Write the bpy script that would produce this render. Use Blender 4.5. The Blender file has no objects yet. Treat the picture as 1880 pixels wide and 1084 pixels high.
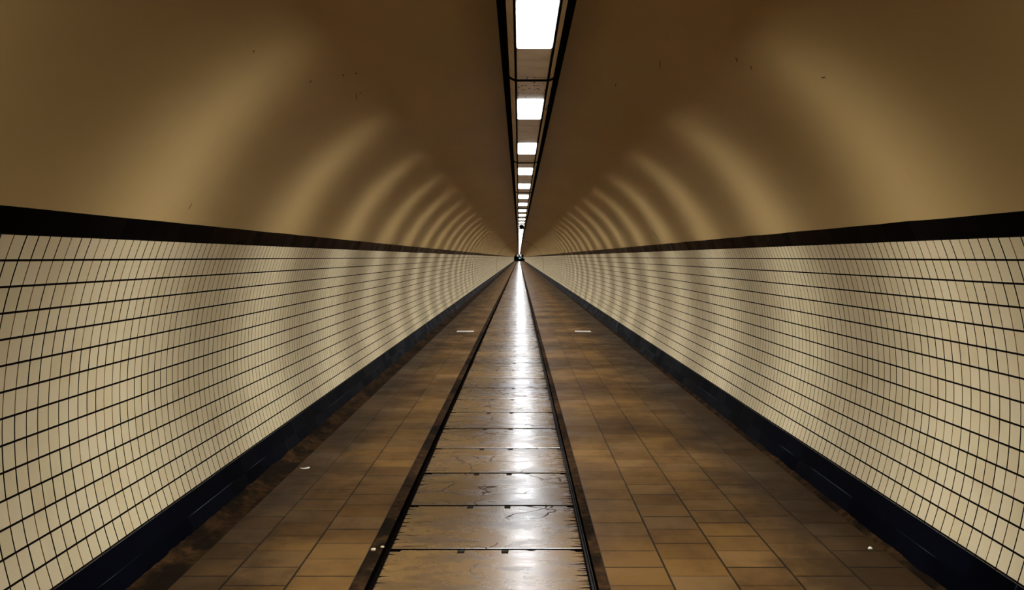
import bpy, bmesh, math, random
from mathutils import Vector, Matrix, noise

random.seed(7)
scene = bpy.context.scene
C = scene.collection

# ------------------------------------------------------------------ measures (metres)
EYE = 1.607            # camera height over the floor
FPX = 2000.0           # focal length in pixels of the 1880 wide frame
VPX, VPY = 953.0, 472.5
CX, CZ, R = 0.086, 0.907, 2.15      # tunnel axis and inner radius
Y0, Y1 = -14.0, 434.0               # built length of the tunnel
TRAY_Z = EYE + 1.18                 # underside of the light tray
LAMP_Y, LAMP_STEP, LAMP_LEN = 4.995, 3.135, 1.143
N_LAMPS = 136

# ------------------------------------------------------------------ camera, world, exposure
cam = bpy.data.cameras.new('camera')
cam.sensor_width = 36.0
cam.lens = FPX / 1880.0 * 36.0
cam.shift_x = -(VPX - 940.0) / 1880.0
cam.shift_y = -(542.0 - VPY) / 1880.0
cam.clip_start, cam.clip_end = 0.05, 1200.0
cam_ob = bpy.data.objects.new('camera', cam)
cam_ob.location = (0, 0, EYE)
cam_ob.rotation_euler = (math.pi / 2, 0, 0)
C.objects.link(cam_ob)
scene.camera = cam_ob

world = bpy.data.worlds.new('world')
scene.world = world
world.use_nodes = True
world.node_tree.nodes['Background'].inputs[0].default_value = (0.02, 0.014, 0.008, 1)
world.node_tree.nodes['Background'].inputs[1].default_value = 0.2

scene.view_settings.view_transform = 'Standard'
scene.view_settings.look = 'None'
scene.view_settings.gamma = 1.0
scene.view_settings.use_curve_mapping = False
scene.view_settings.exposure = 0.0
scene.cycles.use_denoising = True
scene.cycles.max_bounces = 10
scene.cycles.diffuse_bounces = 2
scene.cycles.glossy_bounces = 4
scene.cycles.sample_clamp_indirect = 6.0
LAMP_STRENGTH = 36.0
BEAM_POWER = 7.0       # the part of each lamp's light that its reflector throws sideways across the tunnel
LAMP_COLOR = (0.90, 0.945, 1.0)

# ------------------------------------------------------------------ node helpers
class NT:
    def __init__(s, name):
        s.m = bpy.data.materials.new(name)
        s.m.use_nodes = True
        s.t = s.m.node_tree
        s.b = s.t.nodes['Principled BSDF']
    def n(s, typ, **kw):
        x = s.t.nodes.new(typ)
        for k, v in kw.items():
            setattr(x, k, v)
        return x
    def put(s, sock, v):
        if hasattr(v, 'is_output'):
            s.t.links.new(v, sock)
        elif isinstance(v, (tuple, list)):
            sock.default_value = (*v, 1) if len(v) == 3 and sock.type == 'RGBA' else v
        else:
            sock.default_value = v
    def math(s, op, a, b=None, c=None, clamp=False):
        x = s.n('ShaderNodeMath', operation=op, use_clamp=clamp)
        s.put(x.inputs[0], a)
        if b is not None: s.put(x.inputs[1], b)
        if c is not None: s.put(x.inputs[2], c)
        return x.outputs[0]
    def vmath(s, op, a, b=None, scale=None):
        x = s.n('ShaderNodeVectorMath', operation=op)
        s.put(x.inputs[0], a)
        if b is not None: s.put(x.inputs[1], b)
        if scale is not None: s.put(x.inputs['Scale'], scale)
        return x.outputs['Value'] if op in ('LENGTH', 'DOT_PRODUCT') else x.outputs[0]
    def xyz(s, x=0.0, y=0.0, z=0.0):
        k = s.n('ShaderNodeCombineXYZ')
        for i, v in enumerate((x, y, z)): s.put(k.inputs[i], v)
        return k.outputs[0]
    def sep(s, v):
        k = s.n('ShaderNodeSeparateXYZ'); s.put(k.inputs[0], v)
        return k.outputs
    def noise(s, vec, scale=5.0, detail=3.0, rough=0.55, col=False):
        k = s.n('ShaderNodeTexNoise'); s.put(k.inputs['Vector'], vec)
        k.inputs['Scale'].default_value = scale
        k.inputs['Detail'].default_value = detail
        k.inputs['Roughness'].default_value = rough
        return k.outputs['Color' if col else 'Fac']
    def rnd(s, vec):
        k = s.n('ShaderNodeTexWhiteNoise', noise_dimensions='3D'); s.put(k.inputs['Vector'], vec)
        return k.outputs
    def ramp(s, v, a, b, lo=0.0, hi=1.0):
        k = s.n('ShaderNodeMapRange'); k.interpolation_type = 'SMOOTHSTEP'
        s.put(k.inputs[0], v)
        for i, q in enumerate((a, b, lo, hi)): s.put(k.inputs[i + 1], q)
        return k.outputs[0]
    def mix(s, f, a, b, mode='MIX'):
        k = s.n('ShaderNodeMix', data_type='RGBA', blend_type=mode)
        s.put(k.inputs[0], f); s.put(k.inputs[6], a); s.put(k.inputs[7], b)
        return k.outputs[2]
    def scale(s, v, f):
        return s.vmath('SCALE', v, scale=f)
    def bump(s, h, strength=0.3, dist=0.01, nrm=None):
        k = s.n('ShaderNodeBump'); k.inputs['Strength'].default_value = strength
        k.inputs['Distance'].default_value = dist
        s.put(k.inputs['Height'], h)
        if nrm is not None: s.put(k.inputs['Normal'], nrm)
        return k.outputs[0]
    def obj(s): return s.n('ShaderNodeTexCoord').outputs['Object']
    def uv(s): return s.n('ShaderNodeUVMap').outputs[0]
    def normal(s): return s.n('ShaderNodeNewGeometry').outputs['Normal']
    def set(s, **kw):
        for k, v in kw.items(): s.put(s.b.inputs[k.replace('_', ' ')], v)
        return s.m

def plain(name, col, rough=0.5, spec=0.5, metal=0.0):
    t = NT(name)
    return t.set(Base_Color=col, Roughness=rough, Specular_IOR_Level=spec, Metallic=metal)

# ------------------------------------------------------------------ materials
def tile_cells(t, jitter=0.0):
    """u along the tunnel, v down the wall, one unit per tile; returns cell id, distances to joints"""
    u, v, _ = t.sep(t.uv())
    iv = t.math('FLOOR', v)
    if jitter:
        r = t.rnd(t.xyz(iv, 3.7, 1.1))[0]
        u = t.math('ADD', u, t.math('MULTIPLY', t.math('SUBTRACT', r, 0.5), jitter))
    iu = t.math('FLOOR', u)
    du = t.math('PINGPONG', u, 0.5)
    dv = t.math('PINGPONG', v, 0.5)
    return u, v, iu, iv, du, dv

def tilted_normal(t, cell, amount):
    r = t.rnd(cell)[1]
    d = t.vmath('SUBTRACT', r, (0.5, 0.5, 0.5))
    return t.vmath('NORMALIZE', t.vmath('ADD', t.normal(), t.scale(d, amount)))

def mat_wall_tile():
    t = NT('cream_glazed_tile')
    u, v, iu, iv, du, dv = tile_cells(t, 0.05)
    cell = t.xyz(iu, iv, 0.0)
    r = t.rnd(cell)
    rv = t.sep(r[1])
    col = t.mix(rv[0], (0.55, 0.445, 0.245), (0.62, 0.51, 0.305))
    col = t.mix(t.math('MULTIPLY', rv[1], 0.35), col, (0.56, 0.41, 0.24))
    blot = t.noise(t.xyz(t.math('MULTIPLY', u, 0.11), t.math('MULTIPLY', v, 0.11), 0.0), 2.6, 5.0, 0.6)
    col = t.mix(t.ramp(blot, 0.50, 0.72, 0.0, 0.32), col, (0.40, 0.26, 0.12))
    crackle = t.noise(t.xyz(u, v, 0.0), 3.0, 4.0, 0.65)
    col = t.mix(t.ramp(crackle, 0.66, 0.74, 0.0, 0.30), col, (0.45, 0.30, 0.17))
    # a different joint tone in every course and column
    jr = t.rnd(t.xyz(t.math('ROUND', u), iv, 9.3))[0]
    vj = t.mix(t.ramp(jr, 0.60, 0.95), (0.005, 0.0035, 0.002), (0.12, 0.05, 0.015))
    wj = t.math('ADD', 0.050, t.math('MULTIPLY', jr, -0.020))
    gv = t.math('SUBTRACT', 1.0, t.ramp(du, wj, t.math('ADD', wj, 0.012)))
    gh = t.math('SUBTRACT', 1.0, t.ramp(dv, 0.038, 0.050))
    col = t.mix(gv, col, vj)
    col = t.mix(gh, col, (0.006, 0.004, 0.003))
    g = t.math('MAXIMUM', gv, gh)
    nrm = tilted_normal(t, cell, 0.016)
    nrm = t.bump(t.math('SUBTRACT', 1.0, g), 0.5, 0.002, nrm)
    rough = t.math('ADD', t.math('MULTIPLY', rv[2], 0.12), 0.33)
    rough = t.math('MAXIMUM', rough, t.math('MULTIPLY', g, 0.9))
    return t.set(Base_Color=col, Roughness=rough, Normal=nrm,
                 Specular_IOR_Level=t.math('MULTIPLY', t.math('SUBTRACT', 1.0, g), 0.85))

def mat_black_tile(name, base, joint, spec, rough, sheen):
    t = NT(name)
    u, v, iu, iv, du, dv = tile_cells(t, 0.3)
    cell = t.xyz(iu, iv, 5.0)
    r = t.sep(t.rnd(cell)[1])
    col = t.mix(r[0], base, tuple(c * 0.5 for c in base))
    jn = t.noise(t.xyz(t.math('MULTIPLY', u, 0.3), v, 2.0), 1.2, 2.0)
    gh = t.math('SUBTRACT', 1.0, t.ramp(dv, 0.010, 0.022))
    gv = t.math('SUBTRACT', 1.0, t.ramp(du, 0.012, 0.024))
    f = t.math('MULTIPLY', gh, t.ramp(jn, 0.45, 0.62))
    f = t.math('MAXIMUM', f, t.math('MULTIPLY', gv, t.ramp(r[1], 0.90, 0.97, 0.0, 0.35)))
    col = t.mix(f, col, joint)
    nrm = tilted_normal(t, cell, 0.03)
    # soft worn glaze: it only shines at a very flat angle
    gl = t.n('ShaderNodeBsdfGlossy')
    t.put(gl.inputs['Color'], sheen); t.put(gl.inputs['Normal'], nrm)
    t.put(gl.inputs['Roughness'], t.math('ADD', rough, t.math('MULTIPLY', r[2], 0.15)))
    lw = t.n('ShaderNodeLayerWeight'); lw.inputs['Blend'].default_value = 0.5
    f = t.math('MULTIPLY', t.math('POWER', lw.outputs['Facing'], 8.0), t.math('ADD', spec * 0.7, t.math('MULTIPLY', r[1], spec * 0.6)))
    mx = t.n('ShaderNodeMixShader')
    t.put(mx.inputs[0], f); t.put(mx.inputs[1], t.b.outputs[0]); t.put(mx.inputs[2], gl.outputs[0])
    t.put(t.t.nodes['Material Output'].inputs['Surface'], mx.outputs[0])
    return t.set(Base_Color=col, Roughness=1.0, Specular_IOR_Level=0.0)

def mat_vault():
    t = NT('cream_painted_plaster')
    p = t.obj()
    big = t.noise(t.vmath('MULTIPLY', p, (1, 0.35, 1)), 0.9, 4.0, 0.6)
    fine = t.noise(p, 9.0, 4.0, 0.6)
    col = t.mix(t.ramp(big, 0.3, 0.7), (0.36, 0.232, 0.085), (0.40, 0.262, 0.102))
    col = t.mix(t.ramp(fine, 0.45, 0.8, 0.0, 0.12), col, (0.30, 0.18, 0.065))
    return t.set(Base_Color=col, Roughness=0.55, Specular_IOR_Level=0.15)

TILE = 0.315
def mat_paving():
    t = NT('brown_paving_tile')
    x, y, _ = t.sep(t.obj())
    # left walk hangs its columns on x = -0.82, right walk on x = 0.44
    left = t.math('LESS_THAN', x, 0.0)
    uo = t.math('ADD', t.math('MULTIPLY', left, -0.820 - 0.440), 0.440)
    u = t.math('DIVIDE', t.math('SUBTRACT', x, uo), TILE)
    iu = t.math('FLOOR', u)
    half = t.math('MULTIPLY', t.math('MODULO', t.math('ADD', iu, 100.0), 2.0), 0.5)
    v = t.math('ADD', t.math('DIVIDE', t.math('SUBTRACT', y, 5.325), TILE), half)
    iv = t.math('FLOOR', v)
    r = t.sep(t.rnd(t.xyz(iu, iv, t.math('MULTIPLY', left, 7.0)))[1])
    col = t.mix(r[0], (0.080, 0.037, 0.0080), (0.130, 0.064, 0.0145))
    col = t.mix(t.math('MULTIPLY', t.math('POWER', r[1], 3.0), 0.5), col, (0.13, 0.075, 0.03))
    n1 = t.noise(t.vmath('MULTIPLY', t.obj(), (1.0, 0.6, 1.0)), 2.3, 5.0, 0.62)
    n2 = t.noise(t.obj(), 17.0, 4.0, 0.6)
    col = t.mix(t.ramp(n1, 0.40, 0.70, 0.0, 0.55), col, (0.036, 0.016, 0.0045))
    col = t.mix(t.ramp(n2, 0.52, 0.8, 0.0, 0.4), col, (0.12, 0.07, 0.03))
    # outer columns turn darker towards the walls, with a noisy edge
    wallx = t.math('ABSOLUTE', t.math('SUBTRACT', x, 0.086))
    wall_tone = t.math('ADD', wallx, t.math('MULTIPLY', t.math('SUBTRACT', n1, 0.5), 0.9))
    col = t.mix(t.ramp(wall_tone, 1.05, 1.75, 0.0, 0.85), col, (0.022, 0.011, 0.004))
    du = t.math('PINGPONG', u, 0.5)
    dv = t.math('PINGPONG', v, 0.5)
    jr = t.rnd(t.xyz(iu, t.math('ROUND', v), 4.0))[0]
    gv = t.math('SUBTRACT', 1.0, t.ramp(dv, 0.018, 0.038))
    gv = t.math('MULTIPLY', gv, t.ramp(jr, 0.0, 0.8, 0.40, 1.0))
    gu = t.math('SUBTRACT', 1.0, t.ramp(du, 0.012, 0.022))
    g = t.math('MAXIMUM', gu, gv)
    col = t.mix(t.math('MULTIPLY', g, 0.92), col, (0.006, 0.003, 0.0015))
    d = t.vmath('SUBTRACT', t.xyz(r[0], r[1], 0.5), (0.5, 0.5, 0.5))
    nrm = t.vmath('NORMALIZE', t.vmath('ADD', t.normal(), t.scale(d, 0.02)))
    nrm = t.bump(t.math('ADD', t.math('MULTIPLY', n2, 0.3), t.math('SUBTRACT', 1.0, g)), 0.25, 0.003, nrm)
    rough = t.math('ADD', t.math('MULTIPLY', r[2], 0.10), t.ramp(n1, 0.3, 0.7, 0.40, 0.52))
    return t.set(Base_Color=col, Roughness=rough, Normal=nrm, Specular_IOR_Level=0.04)

def mat_slab():
    t = NT('worn_concrete_cover')
    info = t.n('ShaderNodeObjectInfo')
    loc = info.outputs['Location']
    o = t.obj()
    p = t.vmath('ADD', o, t.vmath('MULTIPLY', loc, (0, 7.13, 0)))
    r = t.math('FRACT', t.math('MULTIPLY', info.outputs['Random'], 7.77))
    n1 = t.noise(t.vmath('MULTIPLY', p, (1.0, 1.6, 1.0)), 2.4, 6.0, 0.66)
    n2 = t.noise(p, 14.0, 5.0, 0.62)
    col = t.mix(r, (0.125, 0.066, 0.018), (0.165, 0.090, 0.027))
    col = t.mix(t.ramp(n1, 0.38, 0.68, 0.0, 0.9), col, (0.062, 0.031, 0.009))
    col = t.mix(t.ramp(n2, 0.5, 0.72, 0.0, 0.65), col, (0.060, 0.031, 0.010))
    smear = t.noise(t.vmath('MULTIPLY', p, (1.2, 5.0, 1.0)), 1.7, 3.0, 0.5)
    col = t.mix(t.ramp(smear, 0.60, 0.70, 0.0, 0.75), col, (0.022, 0.011, 0.004))
    # hair cracks on some of the covers
    vor = t.n('ShaderNodeTexVoronoi', feature='DISTANCE_TO_EDGE')
    wv = t.vmath('ADD', p, t.scale(t.noise(p, 5.0, 2.0, col=True), 0.16))
    t.put(vor.inputs['Vector'], wv); vor.inputs['Scale'].default_value = 2.6
    ck = t.math('SUBTRACT', 1.0, t.ramp(vor.outputs[0], 0.006, 0.020))
    ck = t.math('MULTIPLY', ck, t.ramp(t.noise(p, 1.3, 1.0), 0.46, 0.54))
    col = t.mix(t.math('MULTIPLY', ck, 0.85), col, (0.03, 0.013, 0.006))
    # dirt fingers creeping in from the channel at the right edge and the joint at the left
    x, y, _ = t.sep(o)
    fing = t.noise(t.xyz(0.0, t.sep(p)[1], 0.0), 34.0, 2.0, 0.6)
    edge = t.math('SUBTRACT', 0.522, t.math('MULTIPLY', t.ramp(fing, 0.46, 0.70), 0.085))
    dirt = t.ramp(x, edge, t.math('ADD', edge, 0.012))
    fing2 = t.noise(t.xyz(3.0, t.sep(p)[1], 0.0), 20.0, 2.0, 0.6)
    edge2 = t.math('ADD', -0.528, t.math('MULTIPLY', t.ramp(fing2, 0.54, 0.72), 0.06))
    dirt2 = t.math('SUBTRACT', 1.0, t.ramp(x, edge2, t.math('ADD', edge2, 0.012)))
    dirt = t.math('MAXIMUM', dirt, dirt2)
    col = t.mix(dirt, col, (0.006, 0.0035, 0.002))
    matt = t.math('MAXIMUM', dirt, t.math('MULTIPLY', ck, 0.8))
    nrm = t.bump(t.math('SUBTRACT', t.math('MULTIPLY', n2, 0.6), ck), 0.09, 0.003)
    rough = t.math('ADD', t.ramp(n1, 0.3, 0.72, 0.17, 0.29), t.math('MULTIPLY', n2, 0.08))
    rough = t.math('MAXIMUM', rough, matt)
    return t.set(Base_Color=col, Roughness=rough, Normal=nrm,
                 Specular_IOR_Level=t.math('MULTIPLY', t.math('SUBTRACT', 1.0, matt), 0.58))

def mat_mortar():
    t = NT('crumbling_brown_mortar')
    p = t.obj()
    n = t.noise(p, 11.0, 5.0, 0.7)
    n2 = t.noise(t.vmath('MULTIPLY', p, (1, 0.5, 1)), 3.5, 4.0, 0.65)
    col = t.mix(t.ramp(n, 0.3, 0.7), (0.010, 0.005, 0.002), (0.045, 0.021, 0.007))
    col = t.mix(t.ramp(n2, 0.44, 0.58, 0.0, 0.92), col, (0.006, 0.0035, 0.0015))
    return t.set(Base_Color=col, Roughness=0.95, Specular_IOR_Level=0.03, Normal=t.bump(n, 0.6, 0.012))

def mat_tray_paint(name, spots=False):
    t = NT(name)
    p = t.obj()
    info = t.n('ShaderNodeObjectInfo')
    q = t.vmath('ADD', p, t.vmath('MULTIPLY', info.outputs['Location'], (0, 3.3, 0)))
    n = t.noise(q, 6.0, 4.0, 0.6)
    col = t.mix(t.ramp(n, 0.35, 0.75), (0.86, 0.72, 0.56), (0.64, 0.49, 0.34))
    if spots:
        v = t.n('ShaderNodeTexVoronoi', voronoi_dimensions='2D'); t.put(v.inputs['Vector'], t.vmath('MULTIPLY', p, (1.0, 0.40, 0.0)))
        v.inputs['Scale'].default_value = 36.0
        keep = t.math('GREATER_THAN', t.sep(v.outputs['Color'])[0], 0.45)
        rad = t.math('MULTIPLY', t.sep(v.outputs['Color'])[1], 0.40)
        s = t.math('MULTIPLY', t.math('LESS_THAN', v.outputs['Distance'], rad), keep)
        col = t.mix(s, col, (0.008, 0.005, 0.004))
    return t.set(Base_Color=col, Roughness=0.42, Specular_IOR_Level=0.4)

def mat_lamp():
    t = NT('lit_lamp_diffuser')
    t.put(t.b.inputs['Base Color'], (0.8, 0.8, 0.8))
    return t.set(Emission_Color=LAMP_COLOR, Emission_Strength=LAMP_STRENGTH, Roughness=0.5)

M_TILE = mat_wall_tile()
M_BASE = mat_black_tile('blue_black_skirting_tile', (0.0020, 0.0022, 0.0042), (0.055, 0.068, 0.075), 0.13, 0.30, (0.85, 0.9, 1.0))
M_BAND = mat_black_tile('black_glazed_band', (0.0016, 0.0015, 0.0015), (0.003, 0.003, 0.003), 0.26, 0.25, (0.85, 0.66, 0.52))
M_VAULT = mat_vault()
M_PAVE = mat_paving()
M_SLAB = mat_slab()
M_MORTAR = mat_mortar()
M_WING = mat_tray_paint('tray_side_paint')
M_BLANK = mat_tray_paint('blank_panel_paint')
M_SPOT = mat_tray_paint('specked_panel_paint', True)
M_LAMP = mat_lamp()
M_FRAME = plain('lamp_frame_plastic', (0.55, 0.50, 0.52), 0.4)
M_BLACK = plain('black_coated_steel', (0.004, 0.0035, 0.003), 0.9, 0.0)
M_PIT = plain('soot_black_channel', (0.003, 0.002, 0.0015), 1.0, 0.0)
M_STEEL = plain('scuffed_steel_rail', (0.016, 0.012, 0.009), 0.8, 0.08, 0.0)
M_SLOT = plain('dark_iron_slot', (0.005, 0.004, 0.003), 1.0, 0.0)
M_SLOTBAR = plain('worn_slot_bar', (0.05, 0.038, 0.028), 0.8, 0.05)
M_SCUFF = plain('dark_scuff', (0.05, 0.025, 0.012), 0.8, 0.1)
M_RUST = plain('rusty_scuff', (0.42, 0.26, 0.10), 0.7, 0.1)
M_PALE = plain('pale_floor_plate', (0.80, 0.74, 0.64), 0.35)
M_PAPER = plain('white_paper', (0.80, 0.76, 0.66), 0.7, 0.2)
M_CRUMB = plain('pale_mortar_crumb', (0.55, 0.42, 0.26), 0.9, 0.1)
M_DARK = plain('dark_end_wall', (0.004, 0.004, 0.004), 0.8, 0.1)

def glow(name, col, s):
    t = NT(name)
    return t.set(Base_Color=col, Emission_Color=col, Emission_Strength=s)

# ------------------------------------------------------------------ object helpers
def link(name, bm, mats, parent=None, smooth=False, loc=(0, 0, 0), recalc=True):
    me = bpy.data.meshes.new(name)
    if recalc: bmesh.ops.recalc_face_normals(bm, faces=bm.faces[:])
    bm.to_mesh(me); bm.free()
    for m in (mats if isinstance(mats, (list, tuple)) else [mats]): me.materials.append(m)
    for p in me.polygons: p.use_smooth = smooth
    o = bpy.data.objects.new(name, me); C.objects.link(o)
    o.location = loc
    if parent is not None: o.parent = parent
    return o

def tag(o, label, cat, group=None):
    o['label'] = label; o['category'] = cat
    if group: o['group'] = group
    return o

def struct(o, label, cat='structure'):
    o['kind'] = 'structure'; o['label'] = label; o['category'] = cat
    return o

def empty(name, loc):
    o = bpy.data.objects.new(name, None); C.objects.link(o)
    o.location = loc; o.empty_display_size = 0.1
    return o

def box(bm, x0, x1, y0, y1, z0, z1, bevel=0.0, mi=0):
    r = bmesh.ops.create_cube(bm, size=1.0)
    for v in r['verts']:
        v.co = Vector((x0 + (v.co.x + .5) * (x1 - x0), y0 + (v.co.y + .5) * (y1 - y0), z0 + (v.co.z + .5) * (z1 - z0)))
    fs = set(f for v in r['verts'] for f in v.link_faces)
    for f in fs: f.material_index = mi
    if bevel:
        es = list({e for v in r['verts'] for e in v.link_edges})
        bmesh.ops.bevel(bm, geom=es, offset=bevel, segments=1, affect='EDGES')
    return bm

def extrude_profile(pts, y0, y1, closed=True, mi=0):
    """constant cross-section (x, z) swept along the tunnel"""
    bm = bmesh.new()
    a = [bm.verts.new((x, y0, z)) for x, z in pts]
    b = [bm.verts.new((x, y1, z)) for x, z in pts]
    n = len(pts)
    for i in range(n if closed else n - 1):
        j = (i + 1) % n
        bm.faces.new((a[i], a[j], b[j], b[i])).material_index = mi
    if closed:
        bm.faces.new(a[::-1]); bm.faces.new(b)
    return bm

def tube(bm, pts, rad, seg=8):
    rings = []
    pts = [Vector(p) for p in pts]
    for i, p in enumerate(pts):
        d = (pts[min(i + 1, len(pts) - 1)] - pts[max(i - 1, 0)]).normalized()
        s = d.cross(Vector((0, 1, 0.013)))
        if s.length < 0.1: s = d.cross(Vector((1, 0, 0)))
        s.normalize(); t = d.cross(s)
        rings.append([bm.verts.new(p + (s * math.cos(k * math.tau / seg) + t * math.sin(k * math.tau / seg)) * rad) for k in range(seg)])
    for a, b in zip(rings, rings[1:]):
        for k in range(seg):
            bm.faces.new((a[k], a[(k + 1) % seg], b[(k + 1) % seg], b[k]))
    bm.faces.new(rings[0][::-1]); bm.faces.new(rings[-1])
    return bm

def ysteps(fine_to=60.0, fine=0.25):
    ys = [Y0, -6.0, 0.0, 2.0]
    while ys[-1] < fine_to: ys.append(ys[-1] + fine)
    while ys[-1] < Y1 - 12: ys.append(ys[-1] * 1.08)
    ys.append(Y1)
    return ys

TH0 = -0.3757          # angle (down positive) of the band's lower edge
DTH = 0.10769 / R      # one course of tiles
THB = TH0 + 14.05 * DTH
THF = math.asin(CZ / R)
THV = -0.4256          # band's upper edge

def shell(side, th_a, th_b, n, rad, yy, u_size, u_off, v_unit, v0, jit=None):
    """cylindrical wall strip with a metric tile map"""
    bm = bmesh.new(); uvl = bm.loops.layers.uv.new('UVMap')
    rows = []
    for y in yy:
        row = []
        for i in range(n + 1):
            th = th_a + (th_b - th_a) * i / n
            if jit and i in jit: th += jit[i](y)
            row.append((bm.verts.new((CX + side * rad * math.cos(th), y, CZ - rad * math.sin(th))), (th - v0) / v_unit))
        rows.append((y, row))
    for (ya, ra), (yb, rb) in zip(rows, rows[1:]):
        for i in range(n):
            q = [ra[i], ra[i + 1], rb[i + 1], rb[i]]; yq = [ya, ya, yb, yb]
            if side > 0: q.reverse(); yq.reverse()
            f = bm.faces.new([k[0] for k in q])
            for lp, k, y in zip(f.loops, q, yq): lp[uvl].uv = ((y - u_off) / u_size, k[1])
    return bm

# ------------------------------------------------------------------ the setting
coarse = [Y0 + (Y1 - Y0) * (i / 24) for i in range(25)]
for side, nm, uo in ((-1, 'left', 4.136), (1, 'right', 4.641)):
    struct(link('wall_' + nm, shell(side, TH0, THB, 28, R, coarse, 0.1067, uo, DTH, TH0), M_TILE, smooth=True),
           'curved %s tunnel wall of square cream glazed tiles' % nm, 'wall')
    struct(link('baseboard_' + nm, shell(side, THB, THF + 0.02, 6, R - 0.004, coarse, 0.43, uo, DTH * 1.07, THB), M_BASE, smooth=True),
           'blue-black tiled skirting at the foot of the %s wall' % nm, 'skirting')
    struct(link('trim_%d' % (1 if side < 0 else 2), shell(side, THV - 0.004, TH0, 3, R + 0.002, coarse, 0.215, uo, DTH, TH0), M_BAND, smooth=True),
           'black glazed band along the top of the %s tiled wall' % nm, 'trim')

def hit_vault(px, py):
    """where the line of sight through a photo pixel meets the vault: (angle from crown, y)"""
    d = Vector(((px - VPX) / FPX, 1.0, -(py - VPY) / FPX))
    ox, oz = -CX, EYE - CZ
    a = d.x ** 2 + d.z ** 2; b = 2 * (ox * d.x + oz * d.z); c = ox * ox + oz * oz - R * R
    t = (-b + math.sqrt(b * b - 4 * a * c)) / (2 * a)
    return math.atan2(ox + d.x * t, oz + d.z * t), t

def vault():
    bm = bmesh.new()
    half = math.pi / 2 + THV          # angle from crown to spring
    n = 56
    rows = []
    for y in ysteps():
        row = []
        for i in range(n + 1):
            a = -half + 2 * half * i / n
            if i in (0, n):
                j = 0.0018 * noise.noise(Vector((y * 1.3, i, 0))) + 0.0010 * noise.noise(Vector((y * 7.0, i, 4)))
                a += j
            row.append(bm.verts.new((CX + R * math.sin(a), y, CZ + R * math.cos(a))))
        # plaster lip standing a little proud of the band
        l = row[0].co; r = row[-1].co
        row.insert(0, bm.verts.new((l.x - 0.02, y, l.z + 0.002)))
        row.append(bm.verts.new((r.x + 0.02, y, r.z + 0.002)))
        rows.append(row)
    for a, b in zip(rows, rows[1:]):
        for i in range(len(a) - 1):
            bm.faces.new((a[i], b[i], b[i + 1], a[i + 1]))
        for q in (1, -2):
            bm.edges.get((a[q], b[q])).smooth = False
    # scuffs and rust flecks on the paint
    def mark(p, q, w, mi):
        (a0, y0), (a1, y1) = hit_vault(*p), hit_vault(*q)
        wa = w / R
        c = []
        steps = 5
        for k in range(steps + 1):
            t = k / steps
            a = a0 + (a1 - a0) * t; y = y0 + (y1 - y0) * t
            ww = wa * (0.35 + 0.65 * math.sin(math.pi * min(max(t, .12), .88)))
            dy, da = (y1 - y0), (a1 - a0) * R
            L = math.hypot(dy, da) or 1.0
            oa, oy = dy / L * ww, -da / L * ww * R
            c.append([bm.verts.new((CX + (R - .0015) * math.sin(a + s * oa), y + s * oy, CZ + (R - .0015) * math.cos(a + s * oa))) for s in (-1, 1)])
        for u, v in zip(c, c[1:]):
            bm.faces.new((u[0], v[0], v[1], u[1])).material_index = mi
    for p, q, w, mi in (((1197, 422), (1212, 446), .018, 1), ((356, 364), (341, 392), .006, 2), ((352, 372), (346, 384), .010, 1),
                        ((527, 198), (490, 236), .016, 2), ((654, 170), (654, 184), .0025, 1), ((661, 169), (661, 173), .003, 1),
                        ((571, 147), (569, 152), .005, 1), ((466, 92), (465, 96), .005, 1), ((630, 136), (630, 140), .004, 1),
                        ((653, 133), (655, 136), .004, 1), ((1212, 109), (1212, 127), .0025, 1), ((1351, 105), (1354, 114), .004, 1),
                        ((1378, 120), (1381, 129), .004, 1), ((1354, 112), (1376, 121), .0014, 1), ((1131, 154), (1130, 158), .004, 1),
                        ((1508, 143), (1516, 141), .004, 1), ((1157, 231), (1182, 214), .004, 2), ((1656, 311), (1674, 335), .014, 2),
                        ((1436, 110), (1444, 117), .004, 2), ((1526, 82), (1532, 81), .004, 2), ((1554, 56), (1562, 54), .004, 2),
                        ((1315, 58), (1336, 28), .004, 2), ((1330, 331), (1336, 340), .006, 2), ((1780, 194), (1786, 197), .004, 2),
                        ((1662, 23), (1700, 15), .004, 2), ((1700, 15), (1760, 9), .003, 2)):
        mark(p, q, w, mi)
    return bm
struct(link('ceiling', vault(), [M_VAULT, M_SCUFF, M_RUST], smooth=True), 'cream painted barrel vault of the tunnel', 'ceiling')

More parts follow.
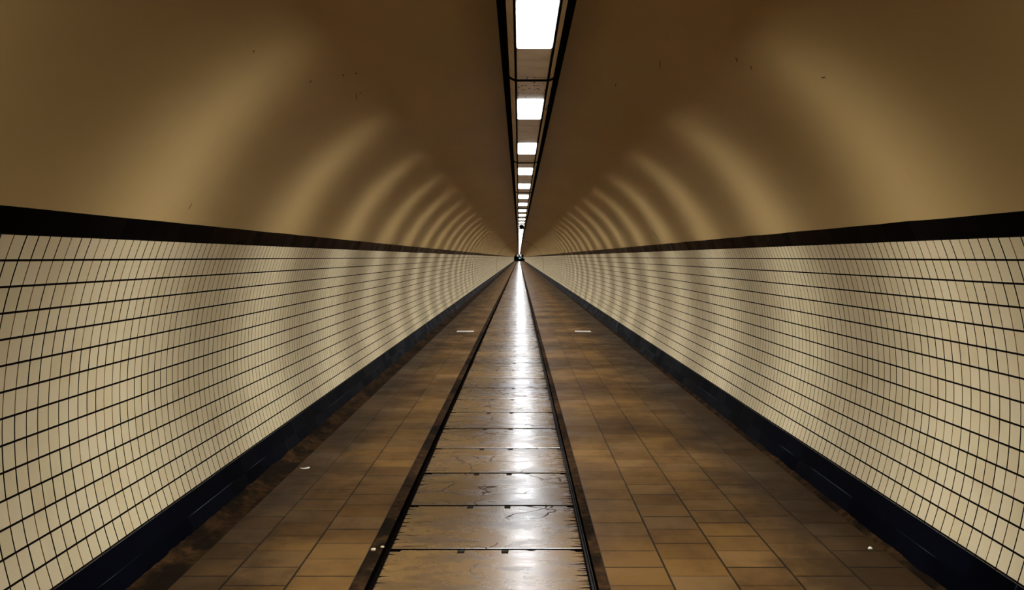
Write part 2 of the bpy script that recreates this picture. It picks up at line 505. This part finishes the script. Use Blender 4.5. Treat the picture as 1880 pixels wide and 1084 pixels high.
# floor: walks of paving tiles either side, joint strips, recessed bed for the duct covers
SL, SR = -0.707, 0.349              # sides of the row of covers
LW, RW = CX - 1.949, CX + 1.949     # foot of the walls
def floor():
    bm = bmesh.new()
    prof = [(LW - .05, -.004, 3), (LW + .075, -.004, 3), (LW + .16, -.010, 0), (LW + .165, 0, 0), (-.820, 0, 1), (-.818, -.004, 1), (-.752, -.006, 2), (-.750, -.050, 2),
            (SR + .037, -.050, 2), (SR + .039, -.006, 1), (.438, -.003, 1), (.440, 0, 0), (RW - .035, 0, 3), (RW - .030, -.010, 3), (RW + .05, -.010, 3)]
    ys = [Y0, 0, 40, 100, 200, 300, Y1]
    rows = [[bm.verts.new((x, y, z)) for x, z, m in prof] for y in ys]
    for a, b in zip(rows, rows[1:]):
        for i in range(len(prof) - 1):
            bm.faces.new((a[i], a[i + 1], b[i + 1], b[i])).material_index = prof[i][2]
    # open, dirt-filled joints across single columns of the walks
    for x0, x1, y, w in ((.67, 1.77, 49.9, .10), (-1.38, -.99, 55.0, .12), (-1.45, -1.14, 40.2, .09), (-1.13, -.87, 31.8, .06),
                         (.66, 1.25, 99.0, .25), (-1.6, -.83, 99.0, .25), (1.06, 1.37, 16.2, .025), (-1.40, -1.13, 27.5, .05)):
        f = bm.faces.new([bm.verts.new(c) for c in ((x0, y, .001), (x1, y, .001), (x1, y + w, .001), (x0, y + w, .001))])
        f.material_index = 2
    return bm
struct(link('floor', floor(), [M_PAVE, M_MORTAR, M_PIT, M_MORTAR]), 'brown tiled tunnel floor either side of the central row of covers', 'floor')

def fillet(side, width, height):
    """crumbling mortar heaped along the foot of the wall"""
    bm = bmesh.new(); rows = []
    ys = []
    y = 2.0
    while y < 45: ys.append(y); y += 0.06
    while y < Y1: ys.append(y); y *= 1.05
    ys.append(Y1)
    foot = LW if side < 0 else RW
    for y in ys:
        row = []
        for i in range(6):
            t = i / 5
            k = noise.noise(Vector((y * 3.1, i * 0.9, side * 5.0)))
            k2 = noise.noise(Vector((y * 11.0, i * 1.7, side * 3.0)))
            w = width * (1 + 0.25 * k)
            h = height * (1 - t) * (1 + 0.45 * k + 0.3 * k2) - (0.012 if i == 5 else 0)
            row.append(bm.verts.new((foot - side * (w * t - 0.012), y, h)))
        rows.append(row)
    for a, b in zip(rows, rows[1:]):
        for i in range(5): bm.faces.new((a[i], a[i + 1], b[i + 1], b[i]))
    return bm
struct(link('trim_3', fillet(-1, 0.085, 0.028), M_MORTAR, smooth=True), 'ragged brown mortar fillet at the foot of the left wall', 'trim')
struct(link('trim_4', fillet(1, 0.040, 0.022), M_MORTAR, smooth=True), 'ragged brown mortar fillet at the foot of the right wall', 'trim')

def ring(y, rad, th, w):
    bm = bmesh.new(); n = 64; rows = []
    a0 = math.pi / 2 + THF - .01
    for i in range(n + 1):
        a = -a0 + 2 * a0 * i / n
        s, c = math.sin(a), math.cos(a)
        rows.append([bm.verts.new((CX + r * s, yy, CZ + r * c)) for r, yy in ((rad, y - w), (rad - th, y - w), (rad - th, y + w), (rad, y + w))])
    for p, q in zip(rows, rows[1:]):
        for k in range(3): bm.faces.new((p[k], p[k + 1], q[k + 1], q[k]))
    return bm
M_RING = plain('brown_joint_strip', (0.10, 0.065, 0.03), 0.7, 0.2)
struct(link('trim_5', ring(98.6, R, 0.012, 0.10), M_RING), 'brown movement joint ringing the vault and walls', 'trim')

# ------------------------------------------------------------------ central row of duct covers
SLAB_L, SLAB_Y = 1.056, 6.0
SCX = (SL + SR) / 2
def slab_mesh(full=True):
    """cover with chamfered top edge, finger notches in the far corners and bites in the far edge"""
    w, l = (SR - SL) / 2, (SLAB_L - 0.040) / 2
    if full:
        out = [(-w, -l), (w, -l), (w, l - .035), (w - .035, l - .035), (w - .045, l), (.27, l), (.262, l - .014), (.235, l - .014), (.228, l),
               (-w + .06, l), (-w + .055, l - .03), (-w, l - .03)]
    else:
        out = [(-w, -l), (w, -l), (w, l), (-w, l)]
    bm = bmesh.new()
    top = [bm.verts.new((x, y, 0)) for x, y in out]
    f = bm.faces.new(top)
    r = bmesh.ops.extrude_face_region(bm, geom=[f])
    for v in r['geom']:
        if isinstance(v, bmesh.types.BMVert): v.co.z = 0.047
    tops = [e for e in bm.edges if all(v.co.z > .04 for v in e.verts)]
    bmesh.ops.bevel(bm, geom=tops, offset=0.0025, segments=1, affect='EDGES')
    bm.normal_update()
    for f in bm.faces: f.material_index = 0 if abs(f.normal.z) > .5 else 1
    return bm

def slot_mesh():
    bm = bmesh.new()
    box(bm, -.019, .019, -.030, .030, 0.0, 0.0015, mi=0)
    for y in (-.012, .014): box(bm, -.016, .016, y - .004, y + .004, 0.0015, 0.003, mi=1)
    return bm

ORD = ['nearest', 'second', 'third', 'fourth', 'fifth', 'sixth', 'seventh', 'eighth', 'ninth', 'tenth', 'eleventh', 'twelfth',
       'thirteenth', 'fourteenth', 'fifteenth', 'sixteenth', 'seventeenth', 'eighteenth', 'nineteenth', 'twentieth']
slab_proto = None; slot_proto = None
GS = 'duct covers down the middle of the floor'
N_SLAB = 300
for i in range(-2, N_SLAB - 2):
    yc = SLAB_Y - SLAB_L / 2 + i * SLAB_L
    if slab_proto is None:
        o = link('duct_cover', slab_mesh(), [M_SLAB, M_PIT]); slab_proto = o
    else:
        o = slab_proto.copy(); C.objects.link(o)
    o.location = (SCX + random.uniform(-.003, .003), yc, -.049)
    o.rotation_euler = (random.uniform(-1, 1) * .0013, random.uniform(-1, 1) * .0013, random.uniform(-1, 1) * .002)
    if i < 0:
        lab = ['worn concrete duct cover nearest the viewer, below the photo\'s lower edge',
               'worn concrete duct cover mostly cut off by the photo\'s lower edge'][i + 2]
    elif i == 0: lab = 'glossy brown duct cover cut off by the bottom edge of the photo'
    elif i == 1: lab = 'cracked duct cover with hairline cracks, first whole one from the bottom edge'
    elif i < 18: lab = 'worn brown duct cover in the middle row, %s from the bottom edge' % ORD[i]
    else: lab = 'distant duct cover in the shiny middle row, beyond the two pale floor plates'
    tag(o, lab, 'floor cover', GS)
    if i < 44:
        for x in (-.315, -.075):
            if slot_proto is None:
                s = link('lifting_slot', slot_mesh(), [M_SLOT, M_SLOTBAR]); slot_proto = s
            else:
                s = slot_proto.copy(); C.objects.link(s)
            s.parent = o
            s.location = (x - SCX, (SLAB_L - .040) / 2 - .034, .0472)
# covers too far off to tell apart
bm = bmesh.new()
yc = SLAB_Y + (N_SLAB - 3) * SLAB_L
while yc + SLAB_L < Y1:
    box(bm, SL, SR, yc + .011, yc + SLAB_L - .011, -.049, -.002)
    yc += SLAB_L
far = link('duct_cover_row', bm, M_SLAB)
tag(far, 'farthest duct covers merging into one shiny strip at the tunnel end', 'floor cover', GS)
far['kind'] = 'stuff'

# steel rail in the channel to the right of the covers
bm = bmesh.new()
box(bm, .357, .360, 2.0, Y1 - 1, -.050, -.012)
box(bm, .371, .375, 2.0, Y1 - 1, -.050, -.006)
box(bm, .357, .375, 2.0, Y1 - 1, -.050, -.036)
tag(link('guide_rail', bm, M_STEEL), 'thin grooved steel rail in the dark channel right of the duct covers', 'rail')

# ------------------------------------------------------------------ light tray, lamps, blank panels, hangers
Z = TRAY_Z
tray = empty('light_tray', (CX, 2.0, Z))
tag(tray, 'long cream light tray with black rails hung under the vault crown', 'light tray')
ty0, ty1 = Y0 - 2.0, Y1 - 2.0 - 1.0
for s in (-1, 1):
    w = [(s * .1146, .001), (s * .151, .066), (s * .151, .080), (s * .147, .080), (s * .147, .069), (s * .1146, .008)]
    link('side_panel', extrude_profile(w, ty0, ty1), M_WING, tray)
    r = [(s * .1030, -.006), (s * .1146, -.006), (s * .1146, .055), (s * .1030, .055)]
    c = [(s * .1525, .084), (s * .2000, .096), (s * .2000, .150), (s * .1525, .150)]  # black strip added to give the dark shade beside the tray
    link('shade_strip', extrude_profile(c, ty0, ty1), M_BLACK, tray)['label'] = 'added black strip for the shade beside the tray'
    link('rail', extrude_profile(r, ty0, ty1), M_BLACK, tray)['label'] = 'black edge rail'
link('tray_back', extrude_profile([(-.152, .081), (.152, .081), (.152, .115), (-.152, .115)], ty0, ty1), M_BLACK, tray)

rod_proto = None
for k in range(0, N_LAMPS, 2):
    y = LAMP_Y + k * LAMP_STEP + LAMP_LEN + (LAMP_STEP - LAMP_LEN) / 2
    if rod_proto is None:
        bm = bmesh.new()
        bmesh.ops.create_cone(bm, cap_ends=True, segments=10, radius1=.010, radius2=.010, depth=.160,
                              matrix=Matrix.Translation((0, 0, .193)))
        o = rod_proto = link('suspension_rod', bm, M_BLACK)
    else:
        o = rod_proto.copy(); C.objects.link(o)
    o.parent = tray; o.location = (0, y - 2.0, 0)

def frame_mesh():
    bm = bmesh.new()
    L = LAMP_LEN / 2
    for x0, x1, y0, y1 in ((-.102, -.0935, -L, L), (.0935, .102, -L, L), (-.0935, .0935, -L, -L + .012), (-.0935, .0935, L - .012, L)):
        box(bm, x0, x1, y0, y1, 0.0, .050)
    return bm
def diffuser_mesh():
    bm = bmesh.new()
    box(bm, -.0930, .0930, -LAMP_LEN / 2 + .0125, LAMP_LEN / 2 - .0125, -.005, .045)
    for f in bm.faces: f.material_index = 0 if f.calc_center_median().z < .03 else 1
    return bm
lamp = empty('ceiling_light', (CX, 0, Z))
lf = link('frame', frame_mesh(), M_FRAME, lamp)
ld = link('diffuser', diffuser_mesh(), [M_LAMP, M_FRAME], lamp)
lf['label'] = 'pale lamp frame'; ld['label'] = 'glowing white diffuser'
# photometric profile of the fixture: wide across the tunnel, narrow along it
ies = ['IESNA:LM-63-2002', 'TILT=NONE', '1 1000 1 19 7 1 2 0 0 0', '1 1 60',
       ' '.join(str(v) for v in range(0, 91, 5)), ' '.join(str(h) for h in range(0, 91, 15))]
for h in range(0, 91, 15):
    row = []
    for v in range(0, 91, 5):
        th, ph = math.radians(v), math.radians(h)
        beta = math.degrees(math.asin(min(1.0, abs(math.sin(th) * math.cos(ph)))))
        row.append('%.1f' % (1000.0 * max(0.0, math.cos(th)) ** 1.45 * math.exp(-(beta / 26.0) ** 2)))
    ies.append(' '.join(row))
ies_text = bpy.data.texts.new('lamp_profile')
ies_text.write('\n'.join(ies) + '\n')
beam = bpy.data.lights.new('lamp_beam', 'POINT')
beam.energy = BEAM_POWER; beam.color = LAMP_COLOR; beam.shadow_soft_size = 0.02
beam.use_nodes = True
nt = beam.node_tree
tex = nt.nodes.new('ShaderNodeTexIES'); tex.mode = 'INTERNAL'; tex.ies = ies_text
nt.links.new(tex.outputs[0], nt.nodes['Emission'].inputs['Strength'])
lb = bpy.data.objects.new('lamp_beam', beam); C.objects.link(lb)
lb.parent = lamp; lb.location = (0, 0, -.026)
GL = 'lit panels along the light tray'
GB = 'blank panels between the lit panels'
GH = 'black hangers holding the light tray'

GAP = LAMP_STEP - LAMP_LEN
bl = (GAP - .016) / 2
bm = bmesh.new(); box(bm, -.1015, .1015, -bl / 2 + .002, bl / 2 - .002, 0.0, .045, bevel=.003)
blank_proto = link('blank_panel', bm, M_BLANK)
bm = bmesh.new(); box(bm, -.1015, .1015, -bl / 2 + .002, bl / 2 - .002, 0.0, .045, bevel=.003)
spot_ob = link('blank_panel', bm, M_SPOT)

def hanger_mesh():
    """strap under the tray with rounded corners, ending on the added side strips"""
    bm = bmesh.new()
    pts = []
    hw, r = .176, .080
    pts.append((-hw, 0, .077))
    for k in range(7):
        a = math.pi + (math.pi / 2) * k / 6
        pts.append((-hw + r + r * math.cos(a), 0, -.017 + r + r * math.sin(a)))
    for k in range(7):
        a = 1.5 * math.pi + (math.pi / 2) * k / 6
        pts.append((hw - r + r * math.cos(a), 0, -.017 + r + r * math.sin(a)))
    pts.append((hw, 0, .077))
    return tube(bm, pts, .0075, 8)
hang_proto = link('hanger', hanger_mesh(), M_BLACK, smooth=True)

used = {'lamp': False, 'blank': False, 'hang': False}
def copy_thing(o):
    c = o.copy(); C.objects.link(c)
    for ch in o.children:
        d = ch.copy(); C.objects.link(d); d.parent = c
    return c

nl = nh = 0
nb = 0
for k in range(-5, N_LAMPS):
    y0 = LAMP_Y + k * LAMP_STEP
    o = lamp if not used['lamp'] else copy_thing(lamp); used['lamp'] = True
    o.location = (CX, y0 + LAMP_LEN / 2, Z)
    if k < 0:
        lab = 'lit white ceiling panel overhead or behind the photographer, above the photo'
    elif k == 0: lab = 'large lit white panel at the top edge of the photo, nearest in the tray'
    elif k < 12: lab = 'lit white panel in the ceiling tray, %s from the top edge of the photo' % ORD[k]
    else: lab = 'distant lit panel beyond the hanging black box, part of the bright line'
    tag(o, lab, 'ceiling light', GL)
    for j in (0, 1):
        yc = y0 + LAMP_LEN + .004 + bl / 2 + j * (bl + .008)
        if k == 0 and j == 1:
            b = spot_ob
            tag(b, 'blank cream tray panel peppered with black specks just before the second lamp', 'panel', GB)
        else:
            b = blank_proto if not used['blank'] else blank_proto.copy()
            if used['blank']: C.objects.link(b)
            used['blank'] = True
            if k < 0: lab = 'blank cream tray panel overhead, above the photo\'s upper edge'
            elif k < 11: lab = 'blank cream tray panel directly %s the %s lit panel' % (('beyond', ORD[k]) if j == 0 else ('before', ORD[k + 1]))
            else: lab = 'far blank panel between distant lit panels, beyond the hanging black box'
            tag(b, lab, 'panel', GB)
        b.location = (CX, yc, Z)
    if k % 2 == 0:
        h = hang_proto if not used['hang'] else hang_proto.copy()
        if used['hang']: C.objects.link(h)
        used['hang'] = True
        h.location = (CX, y0 + LAMP_LEN + GAP / 2 + .03, Z)
        if k < 0: lab = 'black tray hanger overhead, above the photo\'s upper edge'
        elif k // 2 < 6: lab = 'black U-shaped hanger under the light tray, %s from the top of the photo' % ORD[k // 2]
        else: lab = 'distant black hanger under the tray, beyond the hanging black box'
        tag(h, lab, 'hanger', GH)

# loose wire on the right side of the tray by the second lamp
bm = bmesh.new()
tube(bm, [(.2158, 8.70, 2.796), (.2270, 8.69, 2.815), (.2380, 8.70, 2.834), (.250, 8.71, 2.849), (.264, 8.72, 2.858)], .0022, 6)
box(bm, .2115, .2185, 8.69, 8.71, 2.787, 2.795)
tag(link('loose_wire', bm, M_BLACK, smooth=True), 'short loose black wire on the tray side beside the second lamp', 'wire')

# boxes hanging below the tray
def hanging_box(y, w, h, label):
    t = empty('hanging_box', (CX, y, Z))
    tag(t, label, 'box', 'black boxes under the light tray')
    bm = bmesh.new(); box(bm, -w / 2, w / 2, -.05, .05, -.02 - h, -.02, bevel=.008)
    link('box_body', bm, M_BLACK, t)
    bm = bmesh.new(); box(bm, -.02, .02, -.02, .02, -.022, .0)
    link('mount', bm, M_BLACK, t)
    return t
hanging_box(LAMP_Y + 11 * LAMP_STEP - .35, .165, .160, 'small black box hanging under the light tray before the distant lamps')
hanging_box(LAMP_Y + 33 * LAMP_STEP - .35, .14, .13, 'tiny black box under the tray far off, farther of the two')

# ------------------------------------------------------------------ small things on the floor
GP = 'pale plates in the floor'
for x0, x1, lab in ((-1.34, -.975, 'pale square plate lying in the left walk of the floor'),
                    (1.205, 1.545, 'pale square plate lying in the right walk of the floor')):
    bm = bmesh.new(); box(bm, x0, x1, 23.30, 23.62, 0.0, .012, bevel=.003)
    tag(link('floor_plate', bm, M_PALE), lab, 'plate', GP)

def scrap(name, x, y, z, l, w, rot, mat, label, cat, thick=.004):
    bm = bmesh.new()
    n = 5; rows = []
    for i in range(n + 1):
        t = i / n - .5
        zz = .010 * (t * t) * 4 * .5
        rows.append([bm.verts.new((t * l, s * w / 2 * (1 - .3 * abs(t)), zz + q)) for s in (-1, 1) for q in (0, thick)])
    for a, b in zip(rows, rows[1:]):
        for i, j in ((0, 1), (1, 3), (3, 2), (2, 0)): bm.faces.new((a[i], a[j], b[j], b[i]))
    bm.faces.new((rows[0][0], rows[0][1], rows[0][3], rows[0][2])); bm.faces.new((rows[-1][0], rows[-1][2], rows[-1][3], rows[-1][1]))
    o = link(name, bm, mat, loc=(x, y, z)); o.rotation_euler = (0, 0, rot)
    return tag(o, label, cat)
scrap('paper_scrap', -1.626, 8.27, 0.0, .07, .035, .5, M_PAPER, 'small curled white paper scrap on the left floor tiles', 'litter')

def crumb(x, y, z, r, mat, label):
    bm = bmesh.new(); bmesh.ops.create_icosphere(bm, subdivisions=2, radius=r)
    for v in bm.verts:
        v.co *= 1 + .5 * noise.noise(v.co * 60 + Vector((x * 9, y, 0)))
        v.co.z = max(v.co.z * .7, -.3 * r)
    return tag(link('mortar_crumb', bm, mat, loc=(x, y, z + .3 * r)), label, 'crumb')
crumb(-.800, 5.98, -.004, .014, M_CRUMB, 'pale mortar crumb on the left edge of the dark joint, near the bottom')
crumb(-.757, 6.04, -.005, .010, M_CRUMB, 'smaller pale crumb beside it at the corner of the cracked cover')
crumb(1.93, 5.99, 0.0, .012, M_PAPER, 'tiny white fleck by the right skirting near the bottom of the photo')

# ------------------------------------------------------------------ far end of the tunnel
def disc(y, rad, mat):
    bm = bmesh.new(); n = 48
    a0 = math.pi / 2 + THF
    vs = [bm.verts.new((CX + rad * math.sin(-a0 + 2 * a0 * i / n), y, CZ + rad * math.cos(-a0 + 2 * a0 * i / n))) for i in range(n + 1)]
    vs2 = [bm.verts.new((v.co.x, y + .2, v.co.z)) for v in vs]
    bm.faces.new(vs); bm.faces.new(vs2[::-1])
    for i in range(n + 1):
        j = (i + 1) % (n + 1)
        bm.faces.new((vs[i], vs2[i], vs2[j], vs[j]))
    return bm
struct(link('wall_back', disc(Y1 + .002, R + .05, M_DARK), M_DARK), 'dark end of the tunnel far away', 'wall')
struct(link('wall_front', disc(Y0 - .205, R + .05, M_VAULT), M_VAULT), 'plain wall closing the tunnel behind the photographer', 'wall')
ppm = FPX / Y1
def at_end(x0, x1, y0, y1):
    return (x0 - VPX) / ppm, (x1 - VPX) / ppm, EYE - (y1 - VPY) / ppm, EYE - (y0 - VPY) / ppm
# steel door leaves standing dark across the passage
bm = bmesh.new()
for a, b in ((-1.55, -.06), (.10, 1.72)):
    box(bm, a, b, Y1 - .12, Y1, -.002, 2.45, bevel=.02)
d = link('door_1', bm, M_DARK)
struct(d, 'dark double doors at the far end of the tunnel', 'door')
for r, m, nm, lab, cat in (((949.1, 952.0, 467.6, 471.5), glow('pale_lit_sign', (0.75, 0.72, 0.62), .55), 'wall_sign', 'tiny pale panel at the far end, left of the lamp line', 'sign'),
                           ((954.2, 957.2, 467.2, 471.2), glow('pink_lit_sign', (0.85, 0.74, 0.74), .7), 'wall_sign', 'tiny pinkish pale panel at the far end, right of the lamp line', 'sign'),
                           ((952.4, 955.8, 473.4, 475.8), glow('cyan_lit_screen', (0.25, 0.70, 0.75), .6), 'screen', 'tiny cyan glowing screen in the dark tunnel end', 'screen'),
                           ((956.6, 958.8, 472.2, 474.4), glow('red_lit_sign', (0.5, 0.16, 0.10), .4), 'notice', 'tiny red notice right of the cyan screen at the tunnel end', 'notice'),
                           ((961.2, 962.8, 471.2, 475.6), glow('pale_green_post', (0.55, 0.70, 0.62), .35), 'post', 'tiny pale green post at the right of the tunnel end', 'post')):
    x0, x1, z0, z1 = at_end(*r)
    bm = bmesh.new()
    box(bm, x0, x1, Y1 - .20, Y1 - .12, z0, z1, bevel=.01)
    tag(link(nm, bm, m), lab, cat)
